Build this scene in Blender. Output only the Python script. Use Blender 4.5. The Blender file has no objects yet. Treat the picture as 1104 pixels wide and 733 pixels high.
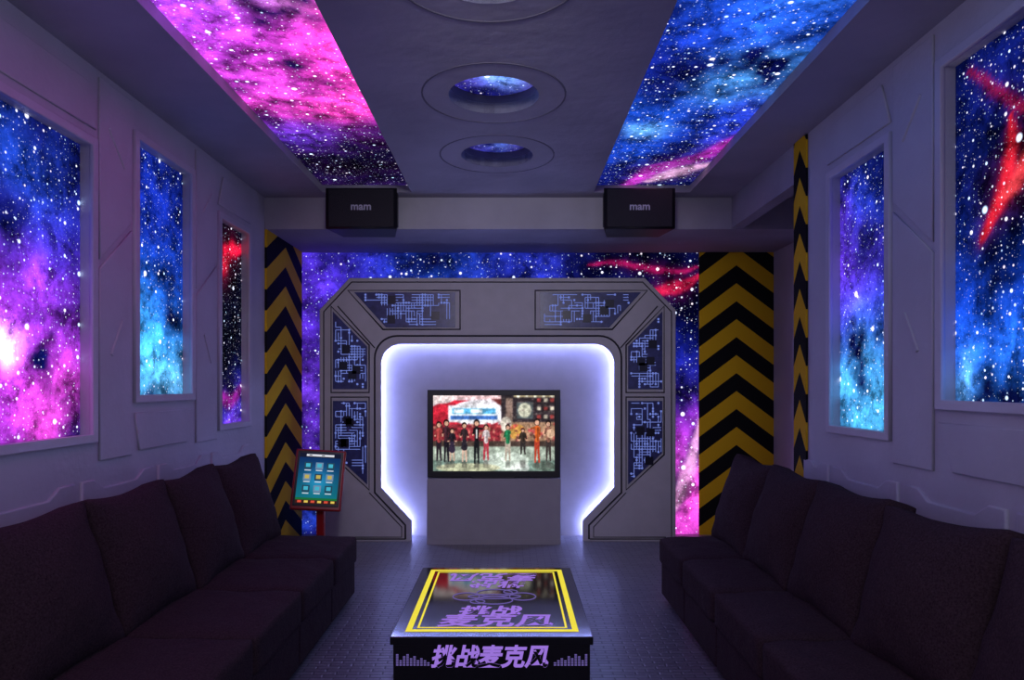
import bpy, bmesh, math, random
import numpy as np
from mathutils import Vector, Matrix
random.seed(7)
scene = bpy.context.scene
scene.view_settings.view_transform = 'Standard'
scene.view_settings.look = 'None'
COL = scene.collection

# ------------------------------------------------------------------ helpers
def lin(r, g, b):
    o = []
    for c in (r, g, b):
        c = c/255.0
        o.append(c/12.92 if c <= 0.04045 else ((c+0.055)/1.055)**2.4)
    return tuple(o)

def lin_arr(a):
    a = a/255.0
    return np.where(a <= 0.04045, a/12.92, ((a+0.055)/1.055)**2.4)

def new_mat(name):
    m = bpy.data.materials.new(name); m.use_nodes = True
    nt = m.node_tree
    for n in list(nt.nodes): nt.nodes.remove(n)
    out = nt.nodes.new('ShaderNodeOutputMaterial')
    return m, nt, out

def mat(name, c, rough=0.6, metal=0.0, var=0.15, vscale=6.0, bump=0.0, bscale=60.0, spec=0.5, detail=4, c2=None):
    m, nt, out = new_mat(name)
    N = nt.nodes.new; L = nt.links.new
    b = N('ShaderNodeBsdfPrincipled')
    b.inputs['Roughness'].default_value = rough
    b.inputs['Metallic'].default_value = metal
    b.inputs['Specular IOR Level'].default_value = spec
    tc = N('ShaderNodeTexCoord')
    nz = N('ShaderNodeTexNoise'); nz.inputs['Scale'].default_value = vscale; nz.inputs['Detail'].default_value = detail
    L(tc.outputs['Object'], nz.inputs['Vector'])
    cr = N('ShaderNodeValToRGB')
    cr.color_ramp.elements[0].position = 0.3; cr.color_ramp.elements[1].position = 0.7
    d = [max(0, x*(1-var)) for x in c]; e = [min(1, x*(1+var)) for x in c]
    if c2: e = c2
    cr.color_ramp.elements[0].color = (*d, 1); cr.color_ramp.elements[1].color = (*e, 1)
    L(nz.outputs['Fac'], cr.inputs['Fac']); L(cr.outputs['Color'], b.inputs['Base Color'])
    if bump > 0:
        n2 = N('ShaderNodeTexNoise'); n2.inputs['Scale'].default_value = bscale; n2.inputs['Detail'].default_value = 5
        L(tc.outputs['Object'], n2.inputs['Vector'])
        bp = N('ShaderNodeBump'); bp.inputs['Strength'].default_value = bump; bp.inputs['Distance'].default_value = 0.02
        L(n2.outputs['Fac'], bp.inputs['Height']); L(bp.outputs['Normal'], b.inputs['Normal'])
    L(b.outputs[0], out.inputs[0])
    return m

def emat(name, c, s, var=0.0):
    m, nt, out = new_mat(name)
    e = nt.nodes.new('ShaderNodeEmission')
    e.inputs['Color'].default_value = (*c, 1); e.inputs['Strength'].default_value = s
    if var > 0:
        tc = nt.nodes.new('ShaderNodeTexCoord'); nz = nt.nodes.new('ShaderNodeTexNoise'); nz.inputs['Scale'].default_value = 8
        mr = nt.nodes.new('ShaderNodeMapRange'); mr.inputs['To Min'].default_value = s*(1-var); mr.inputs['To Max'].default_value = s*(1+var)
        nt.links.new(tc.outputs['Object'], nz.inputs['Vector']); nt.links.new(nz.outputs['Fac'], mr.inputs['Value'])
        nt.links.new(mr.outputs['Result'], e.inputs['Strength'])
    nt.links.new(e.outputs[0], out.inputs[0])
    return m

def link(name, me, m=None, parent=None, smooth=False):
    o = bpy.data.objects.new(name, me); COL.objects.link(o)
    if m is not None: me.materials.clear(); me.materials.append(m)
    if parent is not None: o.parent = parent
    if smooth:
        for p in me.polygons: p.use_smooth = True
    return o

def empty(name):
    o = bpy.data.objects.new(name, None); COL.objects.link(o); o.empty_display_size = 0.1
    return o

def box(name, x0, x1, y0, y1, z0, z1, m, parent=None, bevel=0.0, M=None, seg=2):
    bm = bmesh.new(); bmesh.ops.create_cube(bm, size=1)
    for v in bm.verts:
        v.co = Vector(((x0+x1)/2+v.co.x*(x1-x0), (y0+y1)/2+v.co.y*(y1-y0), (z0+z1)/2+v.co.z*(z1-z0)))
    if bevel > 0:
        bmesh.ops.bevel(bm, geom=bm.edges[:], offset=bevel, segments=seg, affect='EDGES', profile=0.5)
    if M is not None: bm.transform(M)
    me = bpy.data.meshes.new(name); bm.to_mesh(me); bm.free()
    return link(name, me, m, parent)

def curve_to_mesh(cu, M=None):
    o = bpy.data.objects.new('tmp', cu); COL.objects.link(o)
    dg = bpy.context.evaluated_depsgraph_get(); dg.update()
    me = bpy.data.meshes.new_from_object(o.evaluated_get(dg))
    bpy.data.objects.remove(o)
    if M is not None: me.transform(M)
    return me

def plate(name, polys, thick, M, m, parent=None, bevel=0.0):
    cu = bpy.data.curves.new(name, 'CURVE'); cu.dimensions = '2D'; cu.fill_mode = 'BOTH'
    cu.extrude = max(thick/2-bevel, 0); cu.bevel_depth = bevel; cu.bevel_resolution = 1
    for p in polys:
        s = cu.splines.new('POLY'); s.points.add(len(p)-1)
        for i, q in enumerate(p): s.points[i].co = (q[0], q[1], 0, 1)
        s.use_cyclic_u = True
    me = curve_to_mesh(cu, M); me.name = name
    return link(name, me, m, parent)

def tube(name, pts, r, m, parent=None, closed=False, res=2):
    cu = bpy.data.curves.new(name, 'CURVE'); cu.dimensions = '3D'
    cu.bevel_depth = r; cu.bevel_resolution = res; cu.use_fill_caps = True
    s = cu.splines.new('POLY'); s.points.add(len(pts)-1)
    for i, q in enumerate(pts): s.points[i].co = (*q, 1)
    s.use_cyclic_u = closed
    me = curve_to_mesh(cu); me.name = name
    return link(name, me, m, parent)

def text(name, body, size, M, m, parent=None, bold=0.0, ext=0.001, shear=0.0, ax='CENTER'):
    cu = bpy.data.curves.new(name, 'FONT'); cu.body = body; cu.size = size
    cu.align_x = ax; cu.align_y = 'CENTER'; cu.offset = bold; cu.extrude = ext; cu.shear = shear
    me = curve_to_mesh(cu, M); me.name = name
    return link(name, me, m, parent)

def arc(cx, cy, r, a0, a1, n=8):
    return [(cx+r*math.cos(math.radians(a0+(a1-a0)*i/n)), cy+r*math.sin(math.radians(a0+(a1-a0)*i/n))) for i in range(n+1)]
def circle(cx, cy, r, n=48):
    return [(cx+r*math.cos(2*math.pi*i/n), cy+r*math.sin(2*math.pi*i/n)) for i in range(n)]
def rect(x0, x1, y0, y1): return [(x0, y0), (x1, y0), (x1, y1), (x0, y1)]

def frontal(y):   # local (x,y,z) -> (X, Z) drawing on a plane facing the room's near end
    return Matrix(((1, 0, 0, 0), (0, 0, -1, y), (0, 1, 0, 0), (0, 0, 0, 1)))
def side(x, sgn=1):  # local x->Y, y->Z, z->X*sgn
    return Matrix(((0, 0, sgn, x), (1, 0, 0, 0), (0, 1, 0, 0), (0, 0, 0, 1)))
def flat(z): return Matrix.Translation((0, 0, z))

# ------------------------------------------------------------------ numpy noise
def vnoise(x, y, seed):
    rng = np.random.RandomState(seed); T = rng.rand(64, 64)
    xi = np.floor(x).astype(int); yi = np.floor(y).astype(int)
    fx = x-xi; fy = y-yi; fx = fx*fx*(3-2*fx); fy = fy*fy*(3-2*fy)
    a = T[xi % 64, yi % 64]; b = T[(xi+1) % 64, yi % 64]; c = T[xi % 64, (yi+1) % 64]; d = T[(xi+1) % 64, (yi+1) % 64]
    return (a*(1-fx)+b*fx)*(1-fy)+(c*(1-fx)+d*fx)*fy
def fbm(x, y, seed, o=4):
    s = 0; a = 0.5; t = 0
    for i in range(o):
        s = s+a*vnoise(x*2**i+i*7.3, y*2**i+i*3.1, seed+i); t += a; a *= 0.55
    return s/t

def color_grid(name, O, U, V, arr, m, parent=None, uvs=1.0, uvo=(0, 0)):
    """flat print: arr[row, col] linear rgb, row 0 at O, rows along V"""
    O, U, V = Vector(O), Vector(U), Vector(V)
    h, w, _ = arr.shape
    uu, vv = np.meshgrid(np.linspace(0, 1, w), np.linspace(0, 1, h))
    co = np.array(O)[None, None, :]+uu[..., None]*np.array(U)+vv[..., None]*np.array(V)
    me = bpy.data.meshes.new(name)
    idx = np.arange(w*h).reshape(h, w)
    f = np.stack([idx[:-1, :-1], idx[:-1, 1:], idx[1:, 1:], idx[1:, :-1]], -1).reshape(-1, 4)
    me.vertices.add(w*h); me.vertices.foreach_set('co', co.reshape(-1).astype(np.float32))
    me.loops.add(f.size); me.loops.foreach_set('vertex_index', f.reshape(-1).astype(np.int32))
    me.polygons.add(len(f)); me.polygons.foreach_set('loop_start', (np.arange(len(f))*4).astype(np.int32))
    me.update(calc_edges=True)
    ca = me.color_attributes.new('paint', 'FLOAT_COLOR', 'POINT')
    rgba = np.ones((w*h, 4), np.float32); rgba[:, :3] = arr.reshape(-1, 3)
    ca.data.foreach_set('color', rgba.reshape(-1))
    uvl = me.uv_layers.new(name='UVMap')
    uvp = np.stack([uu*U.length*uvs+uvo[0], vv*V.length*uvs+uvo[1]], -1).reshape(-1, 2)
    uvl.data.foreach_set('uv', uvp[f.reshape(-1)].reshape(-1).astype(np.float32))
    me.validate()
    return link(name, me, m, parent)

def nebula(w, h, base, blobs, streaks=(), seed=1, dark=(), res=0.02, fs=1.6):
    nx = max(8, int(w/res)); ny = max(8, int(h/res))
    u, v = np.meshgrid(np.linspace(0, w, nx), np.linspace(0, h, ny))
    wx = (fbm(u*1.5+9, v*1.5, seed, 4)-.5); wy = (fbm(u*1.5, v*1.5+20, seed+11, 4)-.5)
    uw = u+wx*0.55; vw = v+wy*0.55
    f1 = fbm(u*fs*1.3+3, v*fs*1.3, seed+23, 5)
    f2 = fbm(u*fs*2.5+13, v*fs*2.5, seed+37, 5)
    col = np.zeros((ny, nx, 3))+np.array(lin(*base))
    col = col*(0.3+1.4*f1)[..., None]
    for (cu, cv, ru, rv, c, a) in blobs:
        d = ((uw-cu)/ru)**2+((vw-cv)/rv)**2
        k = np.exp(-d)*a*np.clip(2.3*(f2-.24), 0, 2)
        col += np.array(lin(*c))*k[..., None]
    for (cu, cv, ru, rv, a) in dark:
        d = ((uw-cu)/ru)**2+((vw-cv)/rv)**2
        col *= (1-a*np.exp(-d))[..., None]
    us = u+wx*0.18; vs = v+wy*0.18
    for (pts, wd, c, a) in streaks:
        dm = np.full(u.shape, 9.0); tt = np.zeros(u.shape)
        n = len(pts)-1
        for i in range(n):
            (ax, ay), (bx, by) = pts[i], pts[i+1]
            dx, dy = bx-ax, by-ay
            t = np.clip(((us-ax)*dx+(vs-ay)*dy)/(dx*dx+dy*dy+1e-9), 0, 1)
            d = np.hypot(us-ax-t*dx, vs-ay-t*dy)
            q = d < dm; dm = np.where(q, d, dm); tt = np.where(q, (i+t)/n, tt)
        wl = wd*(0.35+1.1*np.sin(np.pi*np.clip(tt*0.9+0.08, 0, 1)))*(0.5+1.0*f2)
        k = np.exp(-(dm/wl)**4)*a
        k = np.clip(k, 0, 1)[..., None]
        col = col*(1-k)+np.array(lin(*c))*k*(0.1+1.4*f1)[..., None]
        col += np.array(lin(*c))*(np.exp(-(dm/(wl*2.0))**2)*0.08*a)[..., None]
    return np.clip(col, 0, 4)

# ------------------------------------------------------------------ materials
def galaxy_material():
    m, nt, out = new_mat('galaxy_print')
    N = nt.nodes.new; L = nt.links.new
    va = N('ShaderNodeVertexColor'); va.layer_name = 'paint'
    uv = N('ShaderNodeUVMap')
    nz = N('ShaderNodeTexNoise'); nz.noise_dimensions = '2D'; nz.inputs['Scale'].default_value = 6; nz.inputs['Detail'].default_value = 10; nz.inputs['Roughness'].default_value = 0.75
    nz.inputs['Distortion'].default_value = 0.15
    L(uv.outputs[0], nz.inputs['Vector'])
    mr = N('ShaderNodeMapRange'); mr.inputs['From Min'].default_value = 0.36; mr.inputs['From Max'].default_value = 0.68
    mr.inputs['To Min'].default_value = 0.22; mr.inputs['To Max'].default_value = 1.8
    L(nz.outputs['Fac'], mr.inputs['Value'])
    mul = N('ShaderNodeVectorMath'); mul.operation = 'SCALE'
    L(va.outputs['Color'], mul.inputs[0]); L(mr.outputs[0], mul.inputs['Scale'])
    last = mul.outputs[0]
    for sc, thr, keep, st in ((5, 0.12, 0.55, 2.2), (9, 0.13, 0.5, 1.8), (16, 0.16, 0.4, 1.2), (30, 0.2, 0.4, 0.7), (64, 0.22, 0.55, 0.3)):
        vo = N('ShaderNodeTexVoronoi'); vo.voronoi_dimensions = '2D'; vo.inputs['Scale'].default_value = sc
        L(uv.outputs[0], vo.inputs['Vector'])
        sep = N('ShaderNodeSeparateColor'); L(vo.outputs['Color'], sep.inputs[0])
        rr = N('ShaderNodeMapRange'); rr.inputs['From Min'].default_value = keep; rr.inputs['From Max'].default_value = 1.0
        rr.inputs['To Min'].default_value = 0.0001; rr.inputs['To Max'].default_value = thr
        L(sep.outputs[0], rr.inputs['Value'])
        dv = N('ShaderNodeMath'); dv.operation = 'DIVIDE'; L(vo.outputs['Distance'], dv.inputs[0]); L(rr.outputs[0], dv.inputs[1])
        fa = N('ShaderNodeMapRange'); fa.inputs['From Min'].default_value = 0.2; fa.inputs['From Max'].default_value = 1.0
        fa.inputs['To Min'].default_value = st; fa.inputs['To Max'].default_value = 0.0; fa.interpolation_type = 'SMOOTHERSTEP'
        L(dv.outputs[0], fa.inputs['Value'])
        tint = N('ShaderNodeMix'); tint.data_type = 'RGBA'
        tint.inputs['A'].default_value = (0.45, 0.7, 1, 1); tint.inputs['B'].default_value = (1, 0.85, 1, 1)
        L(sep.outputs[1], tint.inputs['Factor'])
        s2 = N('ShaderNodeVectorMath'); s2.operation = 'SCALE'; L(tint.outputs['Result'], s2.inputs[0]); L(fa.outputs[0], s2.inputs['Scale'])
        ad = N('ShaderNodeVectorMath'); ad.operation = 'ADD'; L(last, ad.inputs[0]); L(s2.outputs[0], ad.inputs[1]); last = ad.outputs[0]
    e = N('ShaderNodeEmission'); L(last, e.inputs['Color']); e.inputs['Strength'].default_value = 1.12
    L(e.outputs[0], out.inputs[0])
    return m

def paint_material(name, s):
    m, nt, out = new_mat(name)
    va = nt.nodes.new('ShaderNodeVertexColor'); va.layer_name = 'paint'
    e = nt.nodes.new('ShaderNodeEmission'); e.inputs['Strength'].default_value = s
    nt.links.new(va.outputs['Color'], e.inputs['Color']); nt.links.new(e.outputs[0], out.inputs[0])
    return m

def chevron_material():
    m, nt, out = new_mat('hazard_chevron_paint')
    N = nt.nodes.new; L = nt.links.new
    uv = N('ShaderNodeUVMap'); sp = N('ShaderNodeSeparateXYZ'); L(uv.outputs[0], sp.inputs[0])
    ab = N('ShaderNodeMath'); ab.operation = 'ABSOLUTE'; L(sp.outputs[0], ab.inputs[0])
    ad = N('ShaderNodeMath'); ad.operation = 'ADD'; L(ab.outputs[0], ad.inputs[0]); L(sp.outputs[1], ad.inputs[1])
    fr = N('ShaderNodeMath'); fr.operation = 'FRACT'; L(ad.outputs[0], fr.inputs[0])
    gt = N('ShaderNodeMath'); gt.operation = 'GREATER_THAN'; L(fr.outputs[0], gt.inputs[0]); gt.inputs[1].default_value = 0.5
    mx = N('ShaderNodeMix'); mx.data_type = 'RGBA'
    mx.inputs['A'].default_value = (0.006, 0.006, 0.007, 1); mx.inputs['B'].default_value = (0.80, .48, .012, 1)
    L(gt.outputs[0], mx.inputs['Factor'])
    b = N('ShaderNodeBsdfPrincipled'); b.inputs['Roughness'].default_value = 0.75; b.inputs['Specular IOR Level'].default_value = .15
    L(mx.outputs['Result'], b.inputs['Base Color']); L(b.outputs[0], out.inputs[0])
    return m

def carpet_material():
    m, nt, out = new_mat('ribbed_carpet')
    N = nt.nodes.new; L = nt.links.new
    tc = N('ShaderNodeTexCoord')
    br = N('ShaderNodeTexBrick'); br.inputs['Scale'].default_value = 1.0
    br.inputs['Brick Width'].default_value = 0.12; br.inputs['Row Height'].default_value = 0.036; br.inputs['Mortar Size'].default_value = 0.008
    br.inputs['Mortar Smooth'].default_value = 1.0
    br.inputs['Color1'].default_value = (*lin(158, 156, 164), 1); br.inputs['Color2'].default_value = (*lin(134, 132, 140), 1); br.inputs['Mortar'].default_value = (*lin(88, 86, 95), 1)
    L(tc.outputs['Object'], br.inputs['Vector'])
    nz = N('ShaderNodeTexNoise'); nz.inputs['Scale'].default_value = 160; nz.inputs['Detail'].default_value = 3
    L(tc.outputs['Object'], nz.inputs['Vector'])
    mx = N('ShaderNodeMix'); mx.data_type = 'RGBA'; mx.blend_type = 'MULTIPLY'; mx.inputs['Factor'].default_value = 0.6
    L(br.outputs['Color'], mx.inputs['A']); L(nz.outputs['Fac'], mx.inputs['B'])
    b = N('ShaderNodeBsdfPrincipled'); b.inputs['Roughness'].default_value = 0.30
    L(mx.outputs['Result'], b.inputs['Base Color'])
    bp = N('ShaderNodeBump'); bp.inputs['Strength'].default_value = 0.35; bp.inputs['Distance'].default_value = 0.004
    L(br.outputs['Fac'], bp.inputs['Height']); bp.invert = True
    L(bp.outputs['Normal'], b.inputs['Normal']); L(b.outputs[0], out.inputs[0])
    return m

def fabric_material():
    m, nt, out = new_mat('sofa_fabric')
    N = nt.nodes.new; L = nt.links.new
    tc = N('ShaderNodeTexCoord')
    nz = N('ShaderNodeTexNoise'); nz.inputs['Scale'].default_value = 130; nz.inputs['Detail'].default_value = 5; nz.inputs['Roughness'].default_value = .7
    L(tc.outputs['Object'], nz.inputs['Vector'])
    cr = N('ShaderNodeValToRGB'); cr.color_ramp.elements[0].position = .3; cr.color_ramp.elements[1].position = .72
    cr.color_ramp.elements[0].color = (*lin(44, 33, 36), 1); cr.color_ramp.elements[1].color = (*lin(82, 64, 66), 1)
    L(nz.outputs['Fac'], cr.inputs['Fac'])
    b = N('ShaderNodeBsdfPrincipled'); b.inputs['Roughness'].default_value = .95; b.inputs['Specular IOR Level'].default_value = .08
    L(cr.outputs['Color'], b.inputs['Base Color'])
    n2 = N('ShaderNodeTexNoise'); n2.inputs['Scale'].default_value = 9; n2.inputs['Detail'].default_value = 3
    L(tc.outputs['Object'], n2.inputs['Vector'])
    b2 = N('ShaderNodeBump'); b2.inputs['Strength'].default_value = .6; b2.inputs['Distance'].default_value = .02
    L(n2.outputs['Fac'], b2.inputs['Height'])
    bp = N('ShaderNodeBump'); bp.inputs['Strength'].default_value = .35; bp.inputs['Distance'].default_value = .003
    L(b2.outputs['Normal'], bp.inputs['Normal'])
    L(nz.outputs['Fac'], bp.inputs['Height']); L(bp.outputs['Normal'], b.inputs['Normal'])
    L(b.outputs[0], out.inputs[0])
    return m

GAL = galaxy_material(); CHEV = chevron_material(); CARPET = carpet_material(); FABRIC = fabric_material()
WALL = mat('white_wall_panel', lin(196, 195, 201), .55, var=.06, vscale=3, bump=.12, bscale=30)
CEIL = mat('plaster_ceiling', lin(168, 165, 174), .8, var=.12, vscale=2, bump=.3, bscale=9)
CANW = mat('can_lining', lin(110, 108, 118), .9, var=.05)
TRIM = mat('white_trim', lin(204, 202, 210), .4, var=.04)
GATE = mat('grey_gate_panel', lin(174, 170, 174), .5, var=.05, vscale=8, bump=.06, bscale=160)
CONS = mat('grey_laminate', lin(150, 146, 152), .5, var=.04, vscale=8, bump=.04, bscale=160)
BLACK = mat('black_plastic', lin(14, 13, 17), .45, var=.2)
GLOSS = mat('black_glass', lin(7, 7, 10), .07, var=.1)
GRILL = mat('speaker_grille', lin(22, 20, 26), .7, var=.3, vscale=200, bump=.4, bscale=250)
LINE = mat('black_groove', lin(22, 20, 28), .6)
RED = mat('red_lacquer', lin(150, 25, 28), .3)
NAVY = mat('circuit_board_navy', lin(56, 60, 108), .3, var=.3, vscale=20)
CHIP = mat('circuit_chip_dark', lin(24, 24, 44), .3)
TRACE = emat('circuit_trace_glow', lin(122, 140, 228), .72, .2)
LED = emat('led_strip_glow', (0.32, 0.38, 1.0), 72)
YEL = emat('yellow_line_glow', lin(240, 222, 70), 1.0, .05)
PUR = emat('purple_logo_glow', lin(160, 120, 225), .9, .1)
PURD = emat('purple_logo_dim', lin(120, 104, 180), .7, .1)
LABEL = mat('grey_label', lin(170, 170, 180), .5)
SCREEN = paint_material('tv_picture', 1.1)
KSCR = paint_material('kiosk_picture', .95)

# ------------------------------------------------------------------ room constants
XL, XR, XA = -2.09, 1.90, 2.65
YB, YN, YBEAM, YSTEP = 7.0, -1.2, 5.94, 4.61
ZC, ZB = 3.10, 2.83

# floor
box('floor', XL-.15, XA+.15, YN, YB+.15, -.1, 0, CARPET)

# ceiling with trays and round cans
LP = (-1.55, -.81); RP = (.70, 1.50); PY0, PY1 = -.6, 5.78
CX = -.085; CANS = [2.67, 3.85, 4.85, 1.55]; RC = .25
plate('ceiling', [rect(XL-.15, XA+.15, YN, YB+.15), rect(*LP, PY0, PY1), rect(*RP, PY0, PY1)] +
      [circle(CX, y, RC) for y in CANS], .06, flat(ZC+.03), CEIL)

# ceiling galaxy lightboxes
w = LP[1]-LP[0]+.1; h = PY1-PY0+.1
a = nebula(w, h, (34, 16, 84), [
    (.45, 3.2, .8, 1.6, (185, 50, 185), 1.3), (.25, 3.6, .4, .5, (110, 60, 220), 1.3), (.7, 4.1, .3, .45, (255, 50, 110), 1.5),
    (.35, 4.5, .45, .5, (190, 60, 190), 1.2), (.55, 3.55, .15, .22, (255, 190, 255), 1.8), (.55, 4.75, .3, .25, (255, 60, 130), 1.2),
    (.3, 5.3, .3, .3, (50, 50, 200), 1.0), (.7, 2.4, .5, .8, (190, 50, 190), 1.1)],
    seed=5, dark=[(.5, 5.95, 1.2, .5, .9), (.1, 2.9, .2, .4, .3)])
color_grid('galaxy_lightbox', (LP[0]-.05, PY0-.05, ZC+.062), (w, 0, 0), (0, h, 0), a, GAL, uvs=1.0)
w = RP[1]-RP[0]+.1
a = nebula(w, h, (10, 18, 95), [
    (.5, 3.6, .5, .5, (30, 90, 220), 1.4), (.65, 4.3, .25, .3, (90, 180, 255), 1.5), (.3, 5.0, .4, .35, (20, 80, 200), 1.2),
    (.6, 3.0, .3, .35, (90, 180, 255), 1.4), (.2, 4.0, .4, .5, (15, 30, 150), 1.2), (.25, 5.7, .35, .3, (20, 70, 190), 1.2), (.8, 5.0, .3, .6, (40, 40, 190), 1.0), (.2, 5.2, .12, .15, (120, 200, 255), 1.3)],
    streaks=[([(.35, 6.4), (.5, 6.0), (.75, 5.7), (.95, 5.1)], .075, (190, 50, 190), .9), ([(.5, 6.3), (.7, 6.05), (.95, 5.8)], .05, (255, 190, 240), .8)],
    seed=15, dark=[(.1, 3.3, .3, .3, .6)])
color_grid('galaxy_lightbox', (RP[0]-.05, PY0-.05, ZC+.062), (w, 0, 0), (0, h, 0), a, GAL, uvs=1.0, uvo=(11, 3))

# round cans
for y in CANS:
    e = empty('recessed_ceiling_light')
    bm = bmesh.new()
    n = 48; r0 = []; r1 = []
    for i in range(n):
        t = 2*math.pi*i/n
        r0.append(bm.verts.new((CX+RC*math.cos(t), y+RC*math.sin(t), ZC-.001))); r1.append(bm.verts.new((CX+RC*math.cos(t), y+RC*math.sin(t), ZC+.105)))
    for i in range(n): bm.faces.new((r0[i], r0[(i+1) % n], r1[(i+1) % n], r1[i]))
    me = bpy.data.meshes.new('can_wall'); bm.to_mesh(me); bm.free(); link('can_wall', me, CANW, e, True)
    plate('trim_ring', [circle(CX, y, .40), circle(CX, y, .391)], .003, flat(ZC-.0015), CANW, e)
    a = nebula(.56, .56, (20, 20, 110), [(.3, .15, .2, .2, (90, 190, 240), 1.8), (.15, .2, .2, .2, (110, 60, 220), 1.5), (.45, .2, .15, .2, (120, 60, 210), 1.4)], seed=int(y*10))
    color_grid('galaxy_disc', (CX-.28, y-.28, ZC+.105), (.56, 0, 0), (0, .56, 0), a, GAL, e, uvo=(y*3, 5))

# beam across the far end
box('ceiling_beam', XL, XA, YBEAM, YB, ZB, ZC, CEIL)
box('ceiling_lintel', XR, XR+.1, YSTEP, YBEAM, ZB+.01, ZC, CEIL)

# ------------------------------------------------------------------ side walls
WT = .12; REC = .05
winL = [(2.72, 3.47, 1.25, 2.70), (3.90, 4.56, 1.44, 2.88), (5.02, 5.56, 1.21, 2.71), (1.55, 2.3, 1.44, 2.88)]
winR = [(3.49, 4.10, 1.26, 2.72), (2.35, 3.04, 1.43, 2.89), (1.3, 1.95, 1.26, 2.72)]
plate('wall_left', [rect(YN, YB+.15, 0, ZC)]+[rect(a, b, c, d) for a, b, c, d in winL], WT, side(XL-WT/2), WALL)
plate('wall_right', [rect(YN, YSTEP, 0, ZC)]+[rect(a, b, c, d) for a, b, c, d in winR], WT, side(XR+WT/2), WALL)
box('wall_alcove', XA, XA+.15, YSTEP-.2, YB, 0, ZC, WALL)
box('wall_alcove_return', XR+WT, XA, YSTEP-.15, YSTEP-.02, 0, ZC, WALL)
box('wall_back', XL-.15, XA+.15, YB+.01, YB+.15, 0, ZC, WALL)

def window(n, wdef, x, sg, arr, uvo):
    y0, y1, z0, z1 = wdef
    e = empty('window_%d' % n)
    plate('frame', [rect(y0-.035, y1+.035, z0-.035, z1+.035), rect(y0, y1, z0, z1)], .024, side(x+sg*.008), TRIM, e, .004)
    xx = x-sg*REC
    if sg > 0:
        color_grid('galaxy_lightbox', (xx, y0+.001, z0+.001), (0, y1-y0-.002, 0), (0, 0, z1-z0-.002), arr, GAL, e, uvs=1.05, uvo=uvo)
    else:
        color_grid('galaxy_lightbox', (xx, y1-.001, z0+.001), (0, -(y1-y0-.002), 0), (0, 0, z1-z0-.002), arr, GAL, e, uvs=1.05, uvo=uvo)
    b0, b1 = sorted((xx-sg*.003, xx-sg*.03))
    box('backing', b0, b1, y0+.001, y1-.001, z0+.001, z1-.001, TRIM, e)
    return e

A = nebula(.75, 1.45, (16, 20, 100), [(.3, .25, .5, .4, (185, 50, 195), 1.4), (.5, .45, .3, .3, (130, 50, 220), 1.2), (.30, .36, .08, .07, (255, 200, 255), 1.8), (.5, .9, .3, .3, (40, 40, 190), 1.1), (.35, 1.2, .3, .25, (20, 70, 180), 1.0), (.6, .15, .2, .2, (230, 70, 160), 1.2)], seed=31)
window(1, winL[0], XL, 1, A, (21, 1))
A = nebula(.66, 1.44, (8, 16, 75), [(.3, .22, .35, .28, (70, 180, 240), 1.5), (.35, .55, .35, .3, (20, 80, 210), 1.3), (.3, 1.1, .3, .35, (15, 40, 160), 1.0), (.5, .1, .3, .15, (120, 200, 255), 1.0)], seed=41)
window(2, winL[1], XL, 1, A, (31, 4))
A = nebula(.54, 1.50, (5, 5, 24), [(.4, .15, .3, .2, (40, 50, 190), 1.2), (.5, .05, .2, .15, (140, 50, 210), 1.0)],
           streaks=[([(-.1, 1.12), (.15, 1.22), (.35, 1.36), (.65, 1.40)], .05, (225, 20, 60), 1.0), ([(.1, .25), (.35, .2), (.6, .3)], .04, (160, 30, 140), .6)], seed=51)
window(3, winL[2], XL, 1, A, (41, 7))
window(4, winL[3], XL, 1, nebula(.75, 1.44, (16, 20, 100), [(.3, .5, .4, .5, (40, 70, 200), 1.3)], seed=61), (44, 8))
A = nebula(.61, 1.46, (10, 16, 80), [(.3, .22, .35, .28, (80, 185, 245), 1.6), (.3, .6, .35, .3, (40, 60, 210), 1.3), (.2, .9, .3, .3, (100, 40, 200), .9), (.4, 1.25, .3, .2, (20, 50, 170), 1.1)], seed=71)
window(5, winR[0], XR, -1, A, (51, 2))
A = nebula(.69, 1.46, (6, 12, 60), [(.25, .3, .4, .4, (20, 70, 210), 1.4), (.3, .15, .3, .2, (50, 140, 240), 1.0), (.2, 1.2, .3, .3, (15, 30, 130), 1.0), (.1, .12, .1, .1, (120, 200, 255), 1.5)],
           streaks=[([(.05, 1.38), (.2, 1.25), (.4, 1.12), (.5, 1.16)], .02, (150, 20, 60), .8), ([(.18, .70), (.27, .82), (.33, .98), (.30, 1.12)], .04, (200, 30, 50), 1.0), ([(.27, .82), (.36, .86), (.5, 1.0)], .03, (215, 60, 70), 1.0)],
           dark=[(.45, .95, .3, .4, .8)], seed=81)
window(6, winR[1], XR, -1, A, (61, 5))
window(7, winR[2], XR, -1, nebula(.65, 1.46, (10, 16, 80), [(.3, .5, .4, .5, (40, 70, 200), 1.3)], seed=91), (64, 8))

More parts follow.
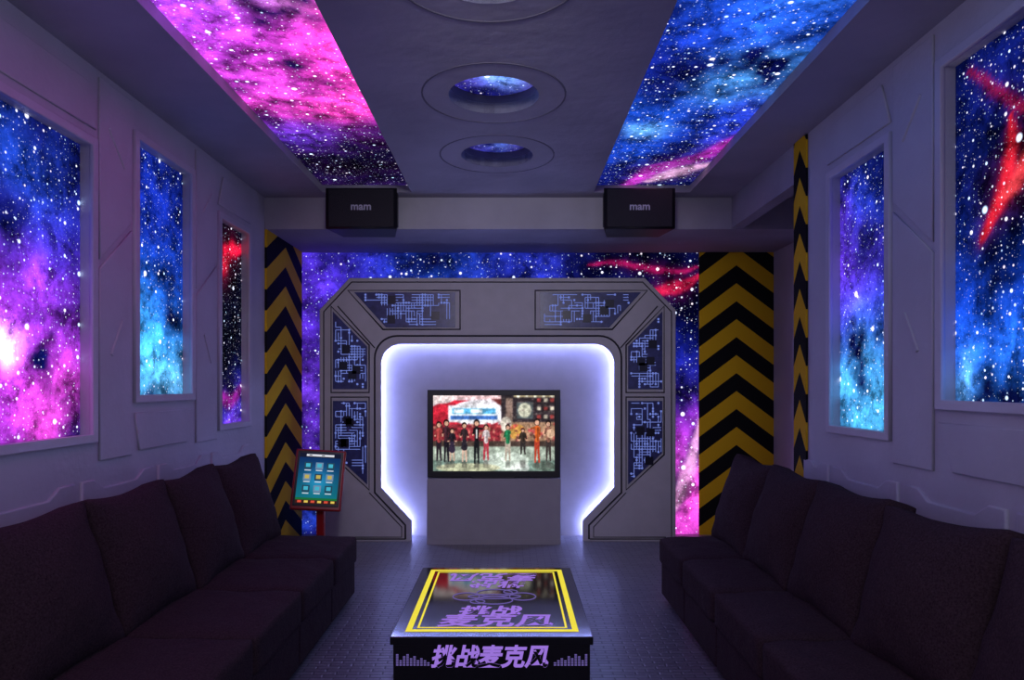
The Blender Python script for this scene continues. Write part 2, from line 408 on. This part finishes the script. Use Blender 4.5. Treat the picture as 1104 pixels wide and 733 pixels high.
# relief panels on the side walls
def relief(x, sg, wins, yend, nm):
    e = empty(nm)
    M = side(x+sg*.006)
    y = .4
    while y < yend-.3:
        y1 = min(y+.72, yend-.03)
        c = .09
        plate('lower_panel', [[(y+.03, .62), (y1-c, .62), (y1-.02, .62+c), (y1-.02, 1.02), (y1-.12, 1.02), (y1-.2, .97), (y+.2, .97), (y+.12, 1.02), (y+.03, 1.02)]], .02, M, WALL, e, .006)
        plate('base_panel', [rect(y+.03, y1-.02, .06, .56)], .02, M, WALL, e, .005)
        y += .74
    ws = sorted(wins)
    for i in range(len(ws)-1):
        a, b = ws[i][1]+.05, ws[i+1][0]-.05
        lo = 1.12; hi = ZC-.04
        m_ = (a+b)/2
        plate('pier_upper', [[(a+.02, 2.15), (b-.02, 2.40), (b-.02, hi), (a+.02, hi)]], .014, M, WALL, e, .005)
        plate('pier_lower', [[(a+.02, lo), (b-.02, lo), (b-.02, 2.34), (a+.02, 2.09)]], .014, M, WALL, e, .005)
        for zz, an in ((2.75, 48), (1.75, -60)):
            an = an if i % 2 else -an
            box('diagonal_rib', -.11, .11, -.008, .008, -.010, .010, WALL, e, .004,
                M=Matrix.Translation((x+sg*.014, m_, zz)) @ Matrix.Rotation(math.radians(90), 4, 'Z') @ Matrix.Rotation(math.radians(an), 4, 'Y'))
    for (y0, y1, z0, z1) in ws:
        if z1 < 2.8:
            plate('head_panel', [[(y0-.03, z1+.09), (y1+.03, z1+.09), (y1-.03, z1+.30), (y0+.05, z1+.30)]], .014, M, WALL, e, .005)
        else:
            plate('sill_panel', [[(y0+.02, z0-.30), (y1-.08, z0-.30), (y1+.02, z0-.1), (y0-.02, z0-.1)]], .014, M, WALL, e, .005)
    return e
relief(XL, 1, winL, 5.8, 'trim_left_wall_relief')
relief(XR, -1, winR, 4.5, 'trim_right_wall_relief')

# ------------------------------------------------------------------ back wall finishes
GX0, GX1 = XL, 1.905
w = GX1-GX0; h = ZB
a = nebula(w, h, (14, 16, 80), [
    (.15, 2.3, .35, .5, (90, 40, 200), 1.1), (.5, 2.6, .5, .4, (40, 40, 180), 1.2), (.1, 1.2, .25, .6, (110, 50, 210), 1.1), (.1, .3, .3, .35, (30, 70, 200), 1.4),
    (1.4, 2.65, .6, .3, (20, 70, 190), 1.0), (2.2, 2.7, .5, .3, (40, 50, 190), 1.1), (3.85, 1.7, .3, .5, (25, 40, 180), 1.1), (3.9, .9, .25, .4, (180, 50, 200), 1.3), (3.85, .3, .25, .4, (255, 80, 220), 1.6)],
    streaks=[([(2.9, 2.74), (3.3, 2.64), (3.7, 2.62), (4.0, 2.70)], .022, (165, 20, 90), 1.0), ([(3.45, 2.38), (3.75, 2.45), (4.0, 2.6)], .045, (215, 30, 80), 1.0),
             ([(3.7, .2), (3.88, .6), (4.0, 1.2)], .05, (255, 180, 240), .7)],
    dark=[(3.4, 2.75, .7, .3, .92), (3.9, 2.2, .35, .4, .9), (1.2, 2.8, .5, .12, .6)], seed=101)
color_grid('galaxy_mural', (GX0, YB-.005, 0), (w, 0, 0), (0, 0, h), a, GAL, uvs=.62, uvo=(71, 3))

def chev_panel(name, O, U, V, uc, per, slope, parent=None, phase=0.0, thick=(0, 0, 0)):
    O, U, V = Vector(O), Vector(U), Vector(V); T = Vector(thick)
    bm = bmesh.new(); uvl = bm.loops.layers.uv.new('UVMap')
    vs = [O, O+U, O+U+V, O+V]; bk = [v-T for v in vs]
    uvs = [(-uc, 0), (U.length-uc, 0), (U.length-uc, V.length), (-uc, V.length)]
    F = [bm.verts.new(v) for v in vs]; B = [bm.verts.new(v) for v in bk]
    def face(q, uvq):
        f = bm.faces.new(q)
        for l, c in zip(f.loops, uvq): l[uvl].uv = (c[0]*slope/per, c[1]/per+phase)
    face(F, uvs)
    face(B[::-1], uvs[::-1])
    for i in range(4):
        j = (i+1) % 4; face((F[j], F[i], B[i], B[j]), (uvs[j], uvs[i], uvs[i], uvs[j]))
    me = bpy.data.meshes.new(name); bm.to_mesh(me); bm.free()
    return link(name, me, CHEV, parent)
chev_panel('hazard_stripe_panel', (1.905, YB-.03, .0), (.745, 0, 0), (0, 0, ZB), .372, .36, .75, thick=(0, -.02, 0))
chev_panel('hazard_stripe_panel', (XL+.02, YBEAM, .0), (0, YB-.05-YBEAM, 0), (0, 0, ZB), .5, .36, .55, thick=(.018, 0, 0), phase=.3)
chev_panel('hazard_stripe_panel', (XR-.015, YSTEP-.19, 0), (0, .19, 0), (0, 0, ZC-.005), .095, .36, 1.5, thick=(-.013, 0, 0), phase=.1)

# ------------------------------------------------------------------ gate (drawing units: 112.3 per metre, origin x=549,y=583 at floor)
YG = 6.68; GS = 112.3
def g(u, v): return ((u-549)/GS, (583.4-v)/GS)
gate = empty('sci_fi_gate_portal')
def gl(pts): return [g(*p) for p in pts]
def inner_path(o):
    return [(443-o, 583.4), (443-o, 562+.4*o), (410-o, 526+.4*o)] + arc(432, 392, 22+o, 180, 270) + arc(641, 392, 22+o, 270, 360) + [(663+o, 526+.4*o), (629+o, 562+.4*o), (629+o, 583.4)]
outer = [(728, 583.4), (728, 334), (695, 300), (377, 300), (345, 334), (345, 583.4)]
plate('gate_front', [gl(inner_path(0)+outer)], .04, frontal(YG+.02), GATE, gate, .005)
plate('gate_body', [gl(inner_path(9)+outer)], .22, frontal(YG+.15), GATE, gate)
YF = YG-.001
def gline(pts, r=.008, closed=False, m=LINE, y=YF): return tube('groove', [(g(*p)[0], y, g(*p)[1]) for p in pts], r, m, gate, closed)
gline([(437, 581), (437, 566), (404, 531)]+arc(428, 386, 24, 180, 270)+arc(646, 386, 24, 270, 360)+[(670, 531), (635, 566), (635, 581)], .009)
gline([(349, 581), (349, 336), (379, 304), (693, 304), (724, 336), (724, 581), (636, 581)], .006)
gline([(349, 581), (437, 581)], .006)
for s in (1, -1):
    q = lambda pts: [(u if s == 1 else 1073-u, v) for u, v in pts]
    gline(q([(398, 531), (433, 568), (433, 579), (355, 579)]), .005)
    gline(q([(404, 375), (364, 330)]), .006)
    P1 = q([(375, 313), (496, 313), (496, 355), (413, 355)])
    P2 = q([(357, 330), (398, 372), (398, 423), (357, 423)])
    P3 = q([(357, 428), (398, 428), (398, 528), (357, 490)])
    for P in (P1, P2, P3):
        cxm = sum(p[0] for p in P)/4; cym = sum(p[1] for p in P)/4
        board = [(p[0]+(cxm-p[0])*.10, p[1]+(cym-p[1])*.10) for p in P]
        plate('circuit_board', [gl(board)], .012, frontal(YG-.004), NAVY, gate)
        tube('board_frame', [(g(*p)[0], YG-.003, g(*p)[1]) for p in P], .008, LINE, gate, True)
        poly = gl([(p[0]+(cxm-p[0])*.15, p[1]+(cym-p[1])*.15) for p in P])
        def inside(x, z):
            c = False; n = len(poly); j = n-1
            for i in range(n):
                xi, zi = poly[i]; xj, zj = poly[j]
                if (zi > z) != (zj > z) and x < (xj-xi)*(z-zi)/(zj-zi+1e-12)+xi: c = not c
                j = i
            return c
        xs = [p[0] for p in poly]; zs = [p[1] for p in poly]
        bm = bmesh.new(); bc = bmesh.new()
        def quad(b, x0, x1, z0, z1, y):
            b.faces.new([b.verts.new(c) for c in ((x0, y, z0), (x1, y, z0), (x1, y, z1), (x0, y, z1))])
        def seg(x0, z0, x1, z1, w=.0062):
            d = Vector((x1-x0, z1-z0))
            if d.length < 1e-6: return
            d.normalize(); n_ = Vector((-d.y, d.x))*w/2
            bm.faces.new([bm.verts.new((x, YG-.0115, z)) for x, z in ((x0-n_.x, z0-n_.y), (x1-n_.x, z1-n_.y), (x1+n_.x, z1+n_.y), (x0+n_.x, z0+n_.y))])
        G_ = .026
        for t in range(46):
            x = round(random.uniform(min(xs), max(xs))/G_)*G_; z = round(random.uniform(min(zs), max(zs))/G_)*G_
            if not inside(x, z): continue
            dr = random.choice([(1, 0), (0, 1), (-1, 0), (0, -1)])
            path = [(dr, random.choice([2, 3, 4, 6])*G_)]
            for st in range(random.randint(1, 3)):
                dr = random.choice([(dr[1], dr[0]), (-dr[1], -dr[0])]); path.append((dr, random.choice([1, 2, 3, 4])*G_))
            nb = random.randint(1, 3)
            for k in range(nb):
                cx_, cz_ = x+(G_*k if path[0][0][0] == 0 else 0), z+(G_*k if path[0][0][0] != 0 else 0)
                if not inside(cx_, cz_): break
                for d_, l_ in path:
                    nx_, nz_ = cx_+d_[0]*l_, cz_+d_[1]*l_
                    if not inside(nx_, nz_): break
                    seg(cx_, cz_, nx_, nz_); cx_, cz_ = nx_, nz_
                if random.random() < .6:
                    r = .011
                    bm.faces.new([bm.verts.new((cx_+r*math.cos(2*math.pi*i/8), YG-.0116, cz_+r*math.sin(2*math.pi*i/8))) for i in range(8)])
        for t in range(4):
            x = random.uniform(min(xs)+.08, max(xs)-.08); z = random.uniform(min(zs)+.06, max(zs)-.06)
            if inside(x-.05, z-.05) and inside(x+.05, z+.05):
                quad(bc, x-.04, x+.04, z-.04, z+.04, YG-.0125)
        me = bpy.data.meshes.new('circuit_traces'); bm.to_mesh(me); bm.free(); link('circuit_traces', me, TRACE, gate)
        me = bpy.data.meshes.new('circuit_chips'); bc.to_mesh(me); bc.free(); link('circuit_chips', me, CHIP, gate)
plate('recess_back', [gl(rect(395, 678, 583.4, 355))], .02, frontal(YG+.255), GATE, gate)
tube('led_strip', [(g(*p)[0], YG+.205, max(.02, g(*p)[1])) for p in inner_path(6)], .009, LED, gate)

# console + television
con = empty('tv_console')
box('cabinet', -.775, .485, 6.54, 6.92, 0.0, .62, CONS, con, .004)
box('plinth', -.77, .48, 6.535, 6.545, 0, .05, CONS, con)
tv = empty('television')
TX0, TX1, TZ0, TZ1 = -.768, .478, .632, 1.45
plate('bezel', [rect(TX0, TX1, TZ0, TZ1), rect(TX0+.045, TX1-.045, TZ0+.05, TZ1-.045)], .05, frontal(6.585), BLACK, tv, .004)
box('casing', TX0+.01, TX1-.01, 6.60, 6.66, TZ0+.01, TZ1-.01, BLACK, tv, .01)
box('stand_foot', -.35, .06, 6.56, 6.80, .62, .634, BLACK, tv, .003)
box('wall_bracket', -.25, -.04, 6.65, 6.925, .9, 1.2, BLACK, tv)

# TV picture ------------------------------------------------------------
W_, H_ = 290, 182
img = np.zeros((H_, W_, 3)); yy, xx = np.mgrid[0:H_, 0:W_]
def P(x, y): return ((x-467)/131*W_, (y-426)/84*H_)
def frect(x0, y0, x1, y1, c, a=1.0):
    (p, q), (r, s_) = P(x0, y0), P(x1, y1)
    k = ((xx >= p) & (xx < r) & (yy >= q) & (yy < s_))[..., None]*a
    img[:] = img*(1-k)+np.array(c)*k
def fell(cx, cy, rx, ry, c, a=1.0):
    p, q = P(cx, cy); k = ((((xx-p)/(rx/131*W_))**2+((yy-q)/(ry/84*H_))**2) < 1)[..., None]*a
    img[:] = img*(1-k)+np.array(c)*k
def fcap(x0, y0, x1, y1, r0, r1, c):
    (p, q), (r, s_) = P(x0, y0), P(x1, y1); k0 = W_/131
    dx, dy = r-p, s_-q; t = np.clip(((xx-p)*dx+(yy-q)*dy)/(dx*dx+dy*dy+1e-9), 0, 1)
    d = np.hypot(xx-p-t*dx, yy-q-t*dy); k = d < (r0+(r1-r0)*t)*k0
    img[k] = c
def shade(amount, sc, seed):
    n = fbm(xx/sc, yy/sc, seed, 4)[..., None]
    img[:] = img*(1+amount*(n-.5)*2)
def blur(n):
    for _ in range(n):
        p = np.pad(img, ((1, 1), (1, 1), (0, 0)), 'edge')
        img[:] = (p[1:-1, 1:-1]*2+p[:-2, 1:-1]+p[2:, 1:-1]+p[1:-1, :-2]+p[1:-1, 2:])/6
frect(467, 426, 599, 511, (110, 50, 50))
frect(467, 426, 530, 482, (190, 35, 50))
fell(500, 448, 42, 24, (225, 205, 212)); fell(498, 452, 40, 20, (200, 40, 60)); fell(515, 446, 30, 14, (240, 235, 242))
frect(467, 426, 548, 431, (235, 195, 198)); fell(475, 430, 16, 6, (245, 225, 225))
frect(484, 438, 538, 456, (238, 242, 250)); frect(488, 441, 534, 447, (90, 170, 215)); frect(486, 449, 536, 453, (60, 105, 180)); frect(490, 442, 500, 446, (240, 250, 255)); frect(508, 442, 520, 446, (240, 250, 255))
frect(540, 426, 599, 462, (50, 42, 48)); frect(545, 430, 552, 470, (145, 120, 110)); frect(556, 434, 574, 452, (80, 88, 92)); fell(565, 443, 7, 8, (190, 190, 170))
for i in range(9): frect(578+(i % 3)*7, 430+(i//3)*9, 582+(i % 3)*7, 434+(i//3)*9, (215, 205, 185) if i % 2 else (150, 60, 60))
frect(553, 426, 599, 429, (165, 150, 120))
for i in range(5): fell(558+i*9, 428, 1.5, 1.5, (255, 250, 225))
frect(467, 458, 540, 478, (140, 45, 55)); frect(540, 456, 599, 476, (160, 125, 100)); fell(556, 466, 10, 8, (200, 150, 75)); fell(545, 458, 6, 8, (225, 215, 200))
rs = np.random.RandomState(3)
for i in range(150):
    x = rs.uniform(467, 598); y = rs.uniform(456, 480); c = rs.choice([0, 1, 2]); frect(x, y, x+rs.uniform(1, 4), y+rs.uniform(1, 5), [(215, 160, 130), (70, 25, 35), (190, 60, 70)][c], .7)
for i in range(60):
    x = rs.uniform(540, 598); y = rs.uniform(428, 458); frect(x, y, x+rs.uniform(1, 6), y+1, (120, 105, 100), .6)
frect(467, 476, 599, 484, (75, 60, 55))
frect(467, 482, 599, 511, (160, 172, 158)); frect(467, 497, 599, 511, (115, 138, 128)); fell(545, 498, 24, 10, (205, 218, 205)); fell(505, 505, 34, 5, (210, 205, 165), .7); fell(560, 505, 10, 6, (225, 230, 225), .7); fell(585, 503, 12, 5, (80, 90, 80), .7)
blur(3); shade(.40, 9, 5)
for x in (474, 482, 488, 501, 514, 524, 547, 563, 578, 590):
    frect(x-2.5, 497, x+2.5, 505, (60, 55, 55), .4)
blur(1)
def person(x, top, bot, shirt, legs, skin=(215, 165, 140), hair=(30, 20, 20), wd=1.0, armL=(-4, 8), armR=(4, 8), skirt=None):
    hh = (bot-top); r = hh*.068
    sh = top+hh*.18; hip = top+hh*.50
    kn = (hip+bot)/2
    fcap(x-1.1*wd, hip, x-1.6*wd, kn, 1.6*wd, 1.2, legs); fcap(x-1.6*wd, kn, x-2.0*wd, bot, 1.2, .8, legs)
    fcap(x+1.1*wd, hip, x+1.5*wd, kn, 1.6*wd, 1.2, legs); fcap(x+1.5*wd, kn, x+2.2*wd, bot, 1.2, .8, legs)
    dk = tuple(c*.7 for c in shirt)
    ex = lambda s, a_: (x+s*2.2*wd+(a_[0]-s*2)*.55, sh+1+a_[1]*.55)
    for s, a_ in ((-1, armL), (1, armR)):
        e_ = ex(s, a_)
        fcap(x+s*2.2*wd, sh+1.2, e_[0], e_[1], 1.1, .9, dk); fcap(e_[0], e_[1], x+a_[0], sh+a_[1], .9, .7, dk)
        fell(x+a_[0], sh+a_[1], .9, .9, skin)
    fcap(x, sh+1.6, x, hip, 2.6*wd, 1.9*wd, shirt); fcap(x+1.2, sh+2, x+.8, hip, 1.1, .8, dk)
    if skirt: fcap(x, hip-1, x, hip+6, 2.2, 3.4, skirt)
    fell(x, top+r+.5, r*1.0, r*1.25, hair); fell(x, top+r+1.2, r*.72, r*.85, skin)
person(474, 455, 497, (190, 75, 75), (40, 30, 40)); person(482, 453, 498, (70, 40, 50), (30, 25, 35)); person(488, 462, 497, (40, 35, 45), (200, 170, 150), skirt=(50, 40, 60))
person(501, 456, 498, (60, 45, 50), (215, 180, 160), skirt=(40, 35, 45)); person(514, 453, 500, (30, 28, 34), (25, 25, 30), armR=(8, 1)); fcap(514, 464, 514, 473, .7, .5, (230, 230, 230))
person(524, 458, 496, (225, 210, 212), (180, 60, 75)); person(547, 458, 497, (40, 130, 85), (180, 165, 150), wd=1.05, armR=(2, 4)); person(563, 462, 490, (60, 50, 45), (50, 45, 45))
person(578, 452, 499, (215, 100, 45), (185, 65, 45), armL=(-8, 2), armR=(3, 12)); person(590, 454, 497, (150, 100, 85), (60, 50, 50)); fell(592, 468, 4, 5, (215, 175, 145))
blur(1); shade(.25, 4, 9)
img += (rs.rand(H_, W_, 1)-.5)*22
img = np.clip(img, 0, 255)
sx0, sx1, sz0, sz1 = TX0+.04, TX1-.04, TZ0+.045, TZ1-.04
color_grid('screen', (sx0, 6.582, sz0), (sx1-sx0, 0, 0), (0, 0, sz1-sz0), lin_arr(img[::-1]), SCREEN, tv)

# ------------------------------------------------------------------ speakers
def speaker(xc, sg):
    e = empty('wall_speaker')
    y0, y1, z0, z1 = 5.56, 5.86, 2.745, 3.075; hw = .275
    P_ = [(xc-hw, y0), (xc+hw, y0), (xc+hw-.06, y1), (xc-hw+.06, y1)]
    plate('cabinet', [P_], z1-z0, flat((z0+z1)/2), BLACK, e, .008)
    plate('grille', [[(xc-hw+.02, z0+.02), (xc+hw-.02, z0+.02), (xc+hw-.02, z1-.02), (xc-hw+.02, z1-.02)]], .02, frontal(y0-.012), GRILL, e, .006)
    box('bracket', xc-.06, xc+.06, y1-.01, YBEAM+.001, 2.86, 3.0, BLACK, e)
    box('ceiling_bracket', xc-.16, xc+.16, 5.66, 5.78, z1-.005, ZC+.001, BLACK, e)
    for k in (-1, 1):
        box('side_cap', xc+k*(hw-.004)-.012, xc+k*(hw-.004)+.012, y0+.02, y0+.08, z0+.03, z1-.03, BLACK, e, .006)
    text('badge_text', 'mam', .085, frontal(y0-.024) @ Matrix.Translation((xc, (z0+z1)/2+.01, 0)), LABEL, e, .002)
    return e
speaker(-1.18, 1); speaker(1.04, -1)

# ------------------------------------------------------------------ sofas
def cushion(name, size, M, parent, r=.05, bulge=.02, seed=0, seg=14, corner=0.0):
    hx, hy, hz = [s/2 for s in size]
    bm = bmesh.new(); bmesh.ops.create_cube(bm, size=2)
    bmesh.ops.subdivide_edges(bm, edges=bm.edges[:], cuts=seg, use_grid_fill=True)
    rr = min(r, hx*.95, hy*.95, hz*.95); rnd = random.Random(seed); ph = [rnd.uniform(0, 6) for _ in range(6)]
    for v in bm.verts:
        a, b, c = v.co
        p = Vector((a*hx, b*hy, c*hz))
        core = Vector((max(-hx+rr, min(hx-rr, p.x)), max(-hy+rr, min(hy-rr, p.y)), max(-hz+rr, min(hz-rr, p.z))))
        d = p-core
        if d.length > 1e-6: p = core+d.normalized()*rr
        k = (1-a*a)*(1-b*b)
        p.z += c*bulge*k*1.6
        p.x += -a*corner*(1-b*b); p.y += -b*corner*(1-a*a)
        wv = .004*math.sin(a*5+ph[0])*math.sin(b*6+ph[1])+.003*math.sin(a*11+b*7+ph[2])
        p.z += wv*c
        v.co = p
    bm.transform(M)
    bmesh.ops.recalc_face_normals(bm, faces=bm.faces[:])
    me = bpy.data.meshes.new(name); bm.to_mesh(me); bm.free()
    return link(name, me, FABRIC, parent, True)

def sofa(xw, sg, xf, ys):
    e = empty('sectional_sofa')
    n = len(ys)-1
    lo, hi = sorted((xw, xf-sg*.02))
    for i in range(n):
        box('base_%d' % (i+1), lo, hi, ys[i+1]+.003, ys[i]-.003, .03, .27, FABRIC, e, .015, seg=3)
        yc = (ys[i]+ys[i+1])/2; ln = ys[i]-ys[i+1]
        dpt = abs(xf-xw)
        cushion('seat_%d' % (i+1), (dpt, ln-.002, .19), Matrix.Translation(((xw+xf)/2, yc, .345)), e, r=.035, bulge=.010, seed=i)
        tilt = math.radians(17)*sg
        rnd = random.Random(i*5+(sg > 0))
        Mx = Matrix.Translation((xw+sg*.30, yc, .705)) @ Matrix.Rotation(math.radians(rnd.uniform(-3, 3)), 4, 'Z') @ Matrix.Rotation(-tilt, 4, 'Y') @ Matrix.Rotation(math.radians(rnd.uniform(-3, 3)), 4, 'X') @ Matrix.Rotation(math.radians(90), 4, 'Y')
        cushion('back_cushion_%d' % (i+1), (.63, ln+.005, .14), Mx, e, r=.035, bulge=.055, seed=i+20, corner=.028)
        box('back_frame_%d' % (i+1), min(xw, xw+sg*.12), max(xw, xw+sg*.12), ys[i+1]+.004, ys[i]-.004, .25, .82, FABRIC, e, .04, seg=3)
    for y in (ys[0]-.1, ys[-1]+.1):
        for x in (xw+sg*.1, xf-sg*.1):
            box('foot', x-.03, x+.03, y-.03, y+.03, 0, .04, BLACK, e)
    return e
sofa(XL+.03, 1, -1.07, [4.92, 4.28, 3.62, 2.94, 2.24, 1.5])
sofa(XR-.03, -1, 1.05, [4.90, 4.26, 3.60, 2.92, 2.22, 1.5])

# ------------------------------------------------------------------ coffee table
ct = empty('coffee_table')
tx0, tx1, ty0, ty1, tz = -.498, .351, 2.90, 4.0, .45
tcx = (tx0+tx1)/2
box('top_glass', tx0, tx1, ty0, ty1, tz-.035, tz, GLOSS, ct, .004)
box('body', tx0+.012, tx1-.012, ty0+.014, ty1-.014, .08, tz-.037, GLOSS, ct, .003)
box('plinth', tx0+.06, tx1-.06, ty0+.06, ty1-.06, 0, .08, BLACK, ct)
def ring_rect(x0, x1, y0, y1, w_, m_, z=tz+.001):
    plate('inlay_line', [rect(x0, x1, y0, y1), rect(x0+w_, x1-w_, y0+w_, y1-w_)], .0012, flat(z), m_, ct)
ring_rect(tx0+.055, tx1-.055, ty0+.06, ty1-.05, .026, YEL)
ring_rect(tx0+.10, tx1-.10, ty0+.105, ty1-.095, .009, YEL)
LG1, LG2 = '\u6311\u6218', '\u9ea6\u514b\u98ce'
TZ = tz+.0012
text('logo_near_1', LG1, .145, Matrix.Translation((tcx-.02, 3.225, TZ)), PUR, ct, .004, .0004, .15)
text('logo_near_2', LG2, .17, Matrix.Translation((tcx+.01, 3.09, TZ)), PUR, ct, .004, .0004, .15)
R180 = Matrix.Rotation(math.pi, 4, 'Z')
text('logo_far_1', LG1, .145, Matrix.Translation((tcx+.02, 3.68, TZ)) @ R180, PUR, ct, .003, .0004, .15)
text('logo_far_2', LG2, .16, Matrix.Translation((tcx-.01, 3.81, TZ)) @ R180, PUR, ct, .003, .0004, .15)
for (dx, dy, rx, ry) in ((-.14, 0, .065, .06), (.14, 0, .065, .06), (0, .06, .09, .06), (0, -.06, .09, .06), (-.08, -.08, .035, .03), (.08, .08, .035, .03), (0, 0, .13, .035)):
    tube('ornament_ring', [(tcx+dx+rx*math.cos(t*math.pi/16), 3.45+dy+ry*math.sin(t*math.pi/16), TZ) for t in range(32)], .0028, PURD, ct, True, 1)
FM = frontal(ty0+.013)
text('logo_front', LG1+LG2, .098, FM @ Matrix.Translation((tcx-.01, .357, 0)), PUR, ct, .003, .001, .2)
bm = bmesh.new()
for s in (-1, 1):
    for i in range(10):
        hgt = [2, 3, 4, 3, 5, 4, 6, 5, 3, 6][i]
        x = tcx+s*.265+s*i*.0145-(.005)
        for j in range(hgt):
            z = .325+j*.0085
            bm.faces.new([bm.verts.new(c) for c in ((x, ty0+.0125, z), (x+.010, ty0+.0125, z), (x+.010, ty0+.0125, z+.0055), (x, ty0+.0125, z+.0055))])
me = bpy.data.meshes.new('equalizer_bars'); bm.to_mesh(me); bm.free(); link('equalizer_bars', me, PURD, ct)

# ------------------------------------------------------------------ song kiosk
kk = empty('song_selection_kiosk')
KW, KH = 132, 168
img = np.zeros((KH, KW, 3)); yy, xx = np.mgrid[0:KH, 0:KW]
t = (yy/KH)[..., None]
img[:] = np.array((18, 40, 95))*(1-t)+np.array((20, 120, 130))*t
img += np.exp(-(((xx-66)/40.)**2+((yy-90)/40.)**2))[..., None]*np.array((20, 60, 80))
img[yy > 148] = (30, 110, 60)
def kr(x0, y0, x1, y1, c): img[y0:y1, x0:x1] = c
kr(0, 0, KW, 16, (25, 28, 50)); kr(22, 5, 110, 12, (225, 225, 235)); kr(30, 7, 40, 10, (30, 30, 50)); kr(70, 7, 80, 10, (30, 30, 50))
for r_ in range(3):
    for c_ in range(3):
        x = 18+c_*36; y = 32+r_*38
        kr(x, y, x+24, y+22, (110, 140, 170) if (r_+c_) % 2 else (40, 70, 90)); kr(x+5, y+4, x+19, y+16, (195, 175, 90) if r_ == 1 else (70, 180, 205)); kr(x+2, y+25, x+22, y+28, (215, 225, 235))
kr(0, 156, KW, KH, (60, 30, 30))
for i in range(6): kr(8+i*21, 158, 20+i*21, 165, (230, 200, 90) if i % 2 else (220, 80, 60))
KM = Matrix.Translation((-1.475, 5.38, .765)) @ Matrix.Rotation(math.radians(8), 4, 'Z') @ Matrix.Rotation(math.radians(-16), 4, 'X') @ Matrix.Rotation(math.radians(4), 4, 'Y')
def kbox(n, a_, m_, bv=.004): return box(n, *a_, m_, kk, bv, M=KM)
kbox('frame', (-.19, .19, -.02, .03, -.235, .235), RED, .012)
kbox('bezel', (-.172, .172, -.026, -.015, -.205, .22), BLACK, .003)
O = KM @ Vector((-.155, -.0275, -.185)); U = KM.to_3x3() @ Vector((.31, 0, 0)); V = KM.to_3x3() @ Vector((0, 0, .39))
color_grid('screen', O, U, V, lin_arr(np.clip(img[::-1], 0, 255)), KSCR, kk)
box('post', -1.50, -1.44, 5.40, 5.46, .02, .68, RED, kk, .01)
plate('base_plate', [circle(-1.47, 5.43, .17, 32)], .03, flat(.016), RED, kk, .005)

# ------------------------------------------------------------------ lights
def area(name, loc, rot, sx, sy, e, c, spread=180):
    l = bpy.data.lights.new(name, 'AREA'); l.shape = 'RECTANGLE'; l.size = sx; l.size_y = sy; l.energy = e; l.color = c; l.spread = math.radians(spread)
    o = bpy.data.objects.new(name, l); COL.objects.link(o); o.location = loc; o.rotation_euler = [math.radians(a) for a in rot]
    return o
area('near_end_fill', (-.07, .6, 3.0), (35, 0, 0), 2.4, .8, 18, (.80, .77, 1.0))  # added soft fill above the near end, out of view; no real fixture
def spot(name, loc, tgt, e, ang, c, size=.15):
    l = bpy.data.lights.new(name, 'SPOT'); l.energy = e; l.spot_size = math.radians(ang); l.spot_blend = .8; l.color = c; l.shadow_soft_size = size
    o = bpy.data.objects.new(name, l); COL.objects.link(o); o.location = loc
    o.rotation_euler = (Vector(tgt)-Vector(loc)).to_track_quat('-Z', 'Y').to_euler()
spot('gate_fill_spot', (-.07, .9, 2.85), (-.07, 6.8, 1.5), 200, 52, (.88, .84, 1.0))  # unseen fill, added to brighten the gate and far end
w_ = bpy.data.worlds.new('room_ambience'); scene.world = w_; w_.use_nodes = True
bg = w_.node_tree.nodes['Background']; bg.inputs[0].default_value = (.44, .40, .68, 1); bg.inputs[1].default_value = .58

# ------------------------------------------------------------------ camera
cam = bpy.data.cameras.new('camera'); co = bpy.data.objects.new('camera', cam); COL.objects.link(co)
co.location = (0, 0, 1.5); co.rotation_euler = (math.radians(90), 0, 0)
cam.sensor_width = 36; cam.lens = 750/1104*36
cam.shift_x = 3/1104; cam.shift_y = 48.5/1104
cam.clip_start = .05
scene.camera = co
